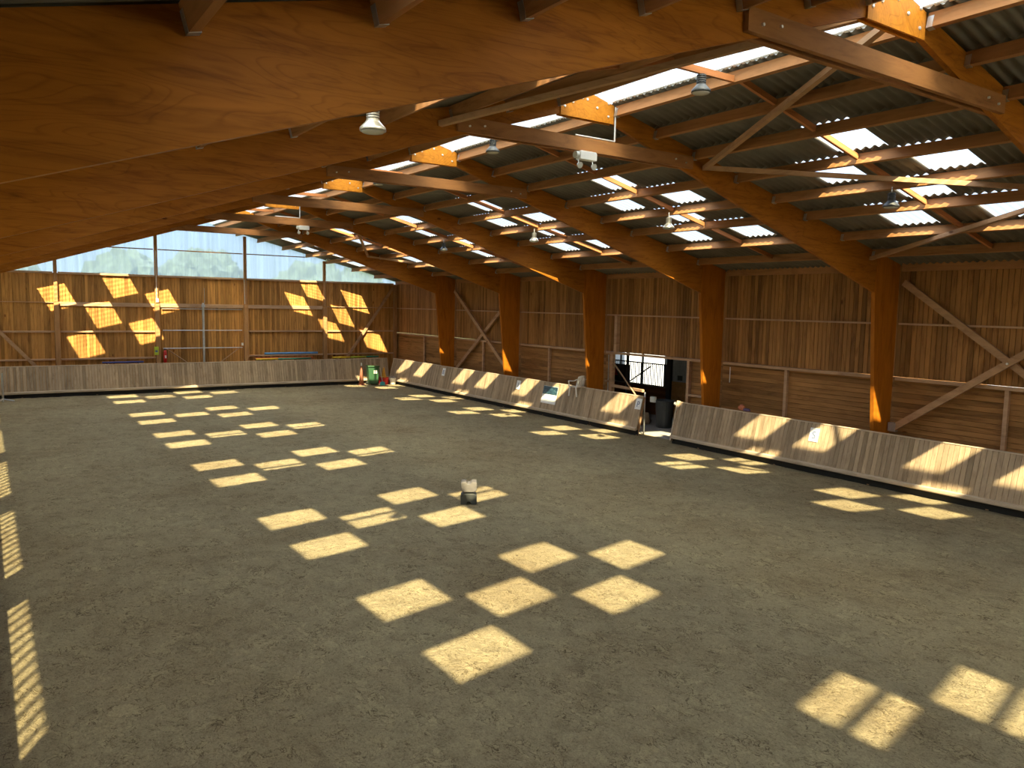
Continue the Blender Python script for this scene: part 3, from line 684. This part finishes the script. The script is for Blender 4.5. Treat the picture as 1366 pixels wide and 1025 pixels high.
# gate post and bar at the doorway
o = MB().beam((20.60, 23.25, 1.52), (19.80, 20.62, 1.60), .09, .10).build('gate_bar', 'girt', bevel=.005); tag(o, 'horizontal timber bar behind the kickboard gate at the doorway', 'bar')
o = MB().tube([(19.84, 20.56, 0), (19.84, 20.56, 1.55)], .028, 8).build('gate_pole', 'galv', smooth=True); tag(o, 'pale upright metal pole at the free end of the kickboard gate', 'pole')
o = MB().beam((20.6, 23.2, 2.45), (19.78, 21.0, 1.42), .05, .03).build('gate_stay', 'girt'); tag(o, 'thin diagonal stay from the door post to the kickboard gate', 'stay')
o = MB().beam((KB-.02, 18.72, .1), (KT-.02, 18.72, 1.46), .05, .12, (1, 0, 0)).build('end_board', 'kick_rail'); tag(o, 'pale end board closing the kickboard right of the doorway', 'board')
o = MB().tube([(19.62, 18.80, 1.35), (19.62, 18.86, 1.35)], .05, 10).build('gate_latch', 'bolt'); tag(o, 'round metal latch on the kickboard end right of the doorway', 'latch')

# ------------------------------------------------------------------ stable beyond the doorway
M['stall'] = wood('dark_brown_stall_boards', (.20, .09, .035), (.12, .05, .02), GY, .2)
M['stall_pale'] = wood('golden_stall_boards', (.42, .22, .08), (.28, .14, .05), GX, .15)
t = thing('horse_stall', 'stable stall front with black bars above brown boards, beyond the doorway', 'stall', (24, 25.5, 0))
m = MB(); m.box((.021, -1.95, 0), (.035, 2.6, 1.22)); hboards(m, -1.95, 2.6, 0, 1.22, -.02, .02); m.build('board_panel', 'stall', t)
MB().box((-.04, -1.95, 1.22), (.04, 2.6, 1.28)).build('sill_rail', 'steel_grey', t)
MB().box((-.035, -1.95, 2.18), (.035, 2.6, 2.23)).build('top_rail', 'dark_metal', t)
for q in range(38):
    yy = -1.85+q*.118
    MB().tube([(0, yy, 1.28), (0, yy, 2.18)], .018, 6).build('bar', 'dark_metal', t)
for yy in (-1.98, .55, 2.63): MB().box((-.05, yy-.05, 0), (.05, yy+.05, 3.0)).build('upright', 'steel_grey', t)
MB().beam((-.06, -1.0, 2.1), (-.06, .35, 1.3), .05, .04).build('door_brace', 'dark_metal', t)
MB().box((.25, .7, .9), (.33, 1.9, 2.02)).build('screen', 'dark_metal', t, bevel=.03)
o = blob(1, 5, (.05, .22, .25)).build('halter', 'red', smooth=True); o.location = (23.86, 26.8, 1.62); tag(o, 'dark red halter hanging on the stall bars', 'halter')
t = thing('stall_partition', 'golden boarded stall side with grey corrugated sheet above it, beyond the doorway', 'partition', (24, 22.6, 0))
m = MB(); m.box((.021, -.9, 0), (.035, .68, 1.55)); hboards(m, -.9, .68, 0, 1.55, -.02, .02); m.build('board_panel', 'stall_pale', t)
m = MB(); m.grid(lambda i, j: (.02+.02*math.sin(i*1.57), -.9+1.58*i/60, 1.52+1.46*j), 60, 1); m.build('corrugated_sheet', 'steel_grey', t, solid=.003)
MB().box((-.06, -.14-.9, 0), (.06, -.9, 3.0)).build('upright', 'steel_grey', t); MB().box((-.08, .72, 0), (.08, .95, 3.0)).build('upright', 'dark_metal', t)
MB().box((-.06, .1, 1.62), (-.0, .32, 1.82)).build('box', 'dark_metal', t)
t = thing('rubbish_bin', 'big dark grey rubbish bin standing in the doorway', 'bin', (21.75, 21.45, 0))
MB().lathe([(.27, 0), (.30, .05), (.35, 1.0), (.385, 1.02), (.385, 1.07), (.35, 1.07), (.33, .95)], 20).build('body', 'bin_black', t, smooth=False)
MB().box((-.46, .10, .98), (-.33, .34, 1.2)).build('paper_bag', 'paper', t, bevel=.02)
o = blob(1, 2, (.4, .4, .4)).build('straw_heap', 'kick', smooth=True); o.location = (21.6, 22.6, .12); tag(o, 'small brown heap on the floor beside the bin beyond the doorway', 'heap')
# annex shell
struct(MB().box((XW+.16, 14, 3.0), (31, 34, 3.1)).build('ceiling', 'fibre'))
struct(MB().box((XW+.16, 14, 0), (31, 14.1, 3.0)).build('wall_annex', 'board_v'))
m = MB(); m.box((29, 14.1, 0), (29.1, 26.5, 3.0)); m.box((29, 26.5, 0), (29.1, 34, .5)); m.box((29, 33.8, .5), (29.1, 34, 3)); m.box((29, 26.5, 2.9), (29.1, 34, 3)); struct(m.build('wall_annex', 'steel_grey'))
struct(MB().box((XW+.16, 33.9, 0), (31, 34, 3.0)).build('wall_annex', 'steel_grey'))
for q in range(3):
    o = MB().box((29.0, 28.6+q*1.7, .5), (29.08, 28.7+q*1.7, 2.9)).build('window_mullion', 'dark_metal'); tag(o, '%s dark mullion of the bright stable window' % ['right', 'middle', 'left'][q], 'mullion')

# ------------------------------------------------------------------ far corner props
t = thing('wheelie_bin', 'dark green plastic bin with a pale label in the far right corner', 'bin', (18.05, 40.5, 0), rz=-.2)
MB().prism([(-.24, .06), (.24, .06), (.31, 1.02), (-.31, 1.02)], 'y', -.28, .28).build('body', 'bin_green', t, bevel=.03)
MB().prism([(-.33, 1.02), (.33, 1.02), (.32, 1.10), (-.32, 1.10)], 'y', -.33, .34).build('lid', 'bin_green', t, bevel=.02)
for sx in (-1, 1): MB().tube([(sx*.24, .25, .1), (sx*.31, .25, .1)], .1, 14).build('wheel', 'rubber', t)
MB().tube([(-.25, .38, 1.0), (.25, .38, 1.0)], .018, 8).build('handle', 'bin_green', t)
MB().box((.0, -.30, .66), (.18, -.281, .84)).build('label_plate', 'paper', t)
t = thing('traffic_cone', 'tall faded red-brown cone left of the green bin in the far corner', 'cone', (17.5, 40.8, 0))
MB().box((-.19, -.19, 0), (.19, .19, .04)).build('base', 'cone_brown', t, bevel=.015)
MB().lathe([(.15, .04), (.04, 1.05), (.03, 1.07)], 16).build('body', 'cone_brown', t, smooth=True)
MB().lathe([(.045, 1.07), (.04, 1.2), (.02, 1.24)], 12).build('tip', 'white_plastic', t, smooth=True)
t = thing('tub', 'red plastic tub holding the stacked cones in the far corner', 'tub', (18.78, 40.62, 0))
MB().lathe([(.24, 0), (.27, .05), (.29, .36), (.31, .38), (.31, .40), (.27, .40), (.25, .08), (.0, .06)], 18).build('body', 'red', t, smooth=False)
for q in range(3):
    o = MB().lathe([(.22, 0), (.22, .02), (.13, .05), (.04, .62-.05*q), (.025, .64-.05*q)], 16).build('training_cone', 'cone_yellow', smooth=False)
    o.location = (18.78, 40.62, .07+q*.17); tag(o, '%s orange-yellow cone of the stack standing in the red tub' % ['lowest', 'middle', 'topmost'][q], 'cone', 'cones stacked in the red tub')
t = thing('bucket', 'white plastic bucket in the far right corner', 'bucket', (19.2, 40.3, 0))
MB().lathe([(.13, 0), (.15, .02), (.18, .32), (.195, .33), (.195, .36), (.17, .36), (.14, .04), (0, .03)], 18).build('body', 'white_plastic', t, smooth=False)
MB().tube([(-.18, 0, .34), (-.14, .12, .42), (0, .18, .46), (.14, .12, .42), (.18, 0, .34)], .008, 6).build('handle', 'galv', t)
t = thing('shovel', 'muck shovel with a turquoise blade leaning beside the green bin', 'shovel', (18.42, 40.0, 0))
MB().prism([(-.14, 0), (.14, 0), (.16, .16), (.05, .22), (-.05, .22), (-.16, .16)], 'y', -.02, .02).build('blade', 'cyan', t, bevel=.008)
MB().tube([(0, 0, .18), (-.10, .12, 1.0)], .014, 6).build('shaft', 'galv', t)
t = thing('metal_stand', 'grey metal stand with a splayed foot at the left picture edge', 'stand', (.60, 40.2, 0))
MB().tube([(0, 0, 0), (0, 0, 1.25)], .04, 8).build('pole', 'galv', t)
for a in (0, 2.1, 4.2): MB().tube([(0, 0, .12), (.42*math.cos(a), .42*math.sin(a), .02)], .03, 6).build('foot', 'galv', t)

# ------------------------------------------------------------------ plastic jump block on the sand
t = thing('jump_block', 'dark grey plastic jump block with a notched top, alone on the sand', 'jump block', (9.22, 15.26, 0), rz=-.54)
W = .185
low = [(-W, 0), (-.055, 0), (-.04, .045), (.0, .06), (.04, .045), (.055, 0), (W, 0), (W, .19), (.12, .25), (-.12, .25), (-W, .19)]
top = [(-.12, .29), (.12, .29), (W, .33), (W, .50), (W-.03, .52), (.07, .52), (.03, .475), (-.03, .475), (-.07, .52), (-W+.03, .52), (-W, .50), (-W, .33)]
MB().prism(low, 'y', -.18, .18).build('lower_half', 'block_dark', t, bevel=.012)
MB().prism([(-.11, .24), (.11, .24), (.11, .30), (-.11, .30)], 'y', -.12, .12).build('neck', 'block_dark', t)
MB().prism(top, 'y', -.18, .18).build('upper_half', 'block_light', t, bevel=.012)

# ------------------------------------------------------------------ lamps
def bay_lamp(x, y, z, r, lab, mat='dark_metal', glass='glass_lamp', top=None):
    t = thing('high_bay_lamp', lab, 'lamp', (x, y, z), 'round high-bay lamps')
    ztop = (roof(x)-z) if top is None else top-z
    MB().lathe([(r, 0), (r*1.02, .015), (r*.98, .04), (r*.6, .10), (r*.5, .12)], 20).build('reflector', mat, t, smooth=True)
    m = MB()
    for q in range(5): m.lathe([(r*.5, .12+.032*q), (r*.5, .138+.032*q), (r*.34, .14+.032*q), (r*.34, .152+.032*q)], 16)
    m.build('heat_sink', mat, t)
    MB().lathe([(r*.93, -.004), (r*.8, -.02), (r*.3, -.03), (.005, -.032)], 20).build('lens', glass, t, smooth=True)
    if ztop > .35: MB().tube([(0, 0, .29), (0, 0, ztop)], .012, 6).build('hanger', 'galv', t)
    else: MB().tube([(0, 0, .27), (0, 0, max(.3, ztop+.02))], .02, 6).build('hanger', 'galv', t)
M['lamp_silver'] = plain('brushed_aluminium', (.45, .45, .43), .3, .8)
bay_lamp(3.92, 8.80, 6.62, .155, 'silver high-bay lamp hanging below the nearest rafter on the left slope', 'lamp_silver')
bay_lamp(9.45, 8.80, 7.97, .15, 'dark high-bay lamp under the ridge skylight, between the two nearest frames', top=8.27)
bay_lamp(9.43, 14.8, 7.94, .15, 'dark high-bay lamp under the ridge skylight, between the second and third frames', top=8.27)
bay_lamp(9.43, 20.8, 7.94, .15, 'dark high-bay lamp under the ridge skylight, between the third and fourth frames', top=8.27)
bay_lamp(14.96, 8.80, 6.68, .15, 'dark high-bay lamp on the right slope, between the two nearest frames')
bay_lamp(14.90, 14.8, 6.68, .15, 'silver high-bay lamp on the right slope, between the second and third frames', 'lamp_silver')
bay_lamp(14.90, 20.8, 6.68, .15, 'silver high-bay lamp on the right slope, between the third and fourth frames', 'lamp_silver')
bay_lamp(14.90, 26.8, 6.68, .15, 'dark high-bay lamp on the right slope, between the fourth and fifth frames')
bay_lamp(16.20, 42.4, 6.92, .12, 'small white lamp at the top of the rightmost end wall post', 'white_plastic', top=7.25)
def emergency(x, y, z, lab):
    t = thing('emergency_light', lab, 'lamp', (x, y, z))
    MB().prism([(-.2, 0), (.2, 0), (.2, .13), (.18, .16), (-.18, .16), (-.2, .13)], 'y', -.07, .07).build('housing', 'white_plastic', t, bevel=.012)
    MB().tube([(-.21, 0, .08), (-.28, 0, .08)], .065, 14).build('end_cap', 'glass_lamp', t)
    for sx in (-.22, .12):
        MB().tube([(sx, -.02, 0), (sx, -.04, -.07)], .01, 6).build('bracket', 'galv', t)
        MB().tube([(sx, -.03, -.10), (sx, -.09, -.12)], [.035, .06], 12).build('spotlight', 'glass_lamp', t)
emergency(9.50, YF[4]-TH-.09, 7.33, 'white twin-spot emergency light under the tie beam of the second nearest frame')
emergency(10.35, YF[1]-TH-.09, 7.33, 'white twin-spot emergency light under the tie beam of a far frame')
for k, lab in ((4, 'second nearest frame'), (1, 'fifth frame away')):
    y = YF[k]-TH-.055
    o = MB().tube([(XR+.66, y, 8.42), (XR+.66, y, 7.78)], .016, 6).build('cable_conduit', 'white_plastic'); tag(o, 'white conduit dropping from the gusset to the tie beam, %s' % lab, 'conduit')
    o = MB().tube([(XR+.66, y, 7.775), (XR-.3, y, 7.775)], .014, 6).build('cable_conduit', 'white_plastic'); tag(o, 'white conduit lying along the top of the tie beam, %s' % lab, 'conduit')

# ------------------------------------------------------------------ trees beyond the end wall
def tree(x, y, h, w, seed, lab):
    t = thing('tree', lab, 'tree', (x, y, -.3), 'trees beyond the end wall')
    MB().tube([(0, 0, 0), (.1, 0, h*.3), (0, .1, h*.6)], [.3, .22, .12], 8).build('trunk', 'bark', t)
    b = bmesh.new(); rnd = random.Random(seed)
    for q in range(9):
        a = rnd.uniform(0, 6.28); rr = rnd.uniform(0, w*.33); c = V((rr*math.cos(a), rr*math.sin(a), rnd.uniform(h*.42, h*.80)))
        r = bmesh.ops.create_icosphere(b, subdivisions=3, radius=1)
        s_ = rnd.uniform(.2, .3)*w
        for v in r['verts']:
            n = noise.noise(v.co*2.2+V((q, seed, 0)))*.4+noise.noise(v.co*6+V((q, 0, seed)))*.3
            v.co = c+v.co*s_*(1+n)
    m = MB(); m.bm.free(); m.bm = b; m.build('crown', 'foliage', t)
TR = [(-6, 84, 8, 9), (3, 98, 8.6, 10), (12, 84, 8.8, 10), (21.5, 98, 10.2, 11), (31, 86, 8.2, 10.5), (41, 100, 9.2, 11), (48, 86, 9, 10), (49, 68, 10.5, 10), (61, 82, 13, 12), (74, 94, 13, 13)]
TN = ['far left behind the glazing, partly cut by the rafters', 'behind the left end glazing', 'tall round tree seen left of the second post', 'tree just right of the second end wall post', 'low tree in the middle of the end glazing', 'low tree left of the third end wall post', 'tree right of the third end wall post', 'taller tree seen in the right half of the end glazing', 'tall tree behind the rightmost post', 'tree beyond the right corner of the glazing']
for q, (x, y, h, w) in enumerate(TR): tree(x, y, h, w, q+1, 'hazy green '+TN[q] if 'tree' in TN[q] else 'hazy green tree '+TN[q])

# ------------------------------------------------------------------ camera
yaw, pitch, roll = .5972, .1003, .0196
cy, sy, cp, sp = math.cos(yaw), math.sin(yaw), math.cos(pitch), math.sin(pitch)
fwd = V((sy*cp, cy*cp, -sp)); right = V((cy, -sy, 0)); up = right.cross(fwd)
c, s = math.cos(roll), math.sin(roll)
r2, u2 = c*right+s*up, -s*right+c*up
cam = bpy.data.cameras.new('camera'); co = bpy.data.objects.new('camera', cam); C.objects.link(co)
mat = Matrix((r2, u2, -fwd)).transposed().to_4x4(); mat.translation = V((0, 0, 4.594)); co.matrix_world = mat
cam.sensor_width = 36; cam.lens = 1038.9/1366*36; cam.clip_start = .05; cam.clip_end = 600
bpy.context.scene.camera = co

# ------------------------------------------------------------------ light
KX, KY = .500, .935
sun = bpy.data.lights.new('sun', 'SUN'); so = bpy.data.objects.new('sun', sun); C.objects.link(so)
sun.energy = 27; sun.color = (1, .86, .52); sun.angle = math.radians(.8)
so.rotation_euler = V((KX, KY, -1)).to_track_quat('-Z', 'Y').to_euler(); so.location = (0, -20, 30)
w = bpy.data.worlds.new('world'); bpy.context.scene.world = w; w.use_nodes = True
nt = w.node_tree; nt.nodes.clear(); out = nt.nodes.new('ShaderNodeOutputWorld'); bg = nt.nodes.new('ShaderNodeBackground')
tc = nt.nodes.new('ShaderNodeTexCoord'); sx = nt.nodes.new('ShaderNodeSeparateXYZ'); nt.links.new(tc.outputs['Generated'], sx.inputs[0])
cl = ramp(nt, sx.outputs[2], [(0, (.37, .45, .50)), (.12, (.33, .47, .68)), (.35, (1.0, 1.25, 1.65)), (.8, (2.8, 3.1, 3.5))])
nt.links.new(cl, bg.inputs[0]); bg.inputs[1].default_value = 1.7; nt.links.new(bg.outputs[0], out.inputs[0])
sc = bpy.context.scene
sc.view_settings.view_transform = 'Standard'; sc.view_settings.look = 'None'; sc.view_settings.exposure = .27; sc.view_settings.gamma = 1
sc.cycles.use_denoising = True; sc.cycles.max_bounces = 12; sc.cycles.diffuse_bounces = 6; sc.cycles.transparent_max_bounces = 12
sc.cycles.sample_clamp_indirect = 4
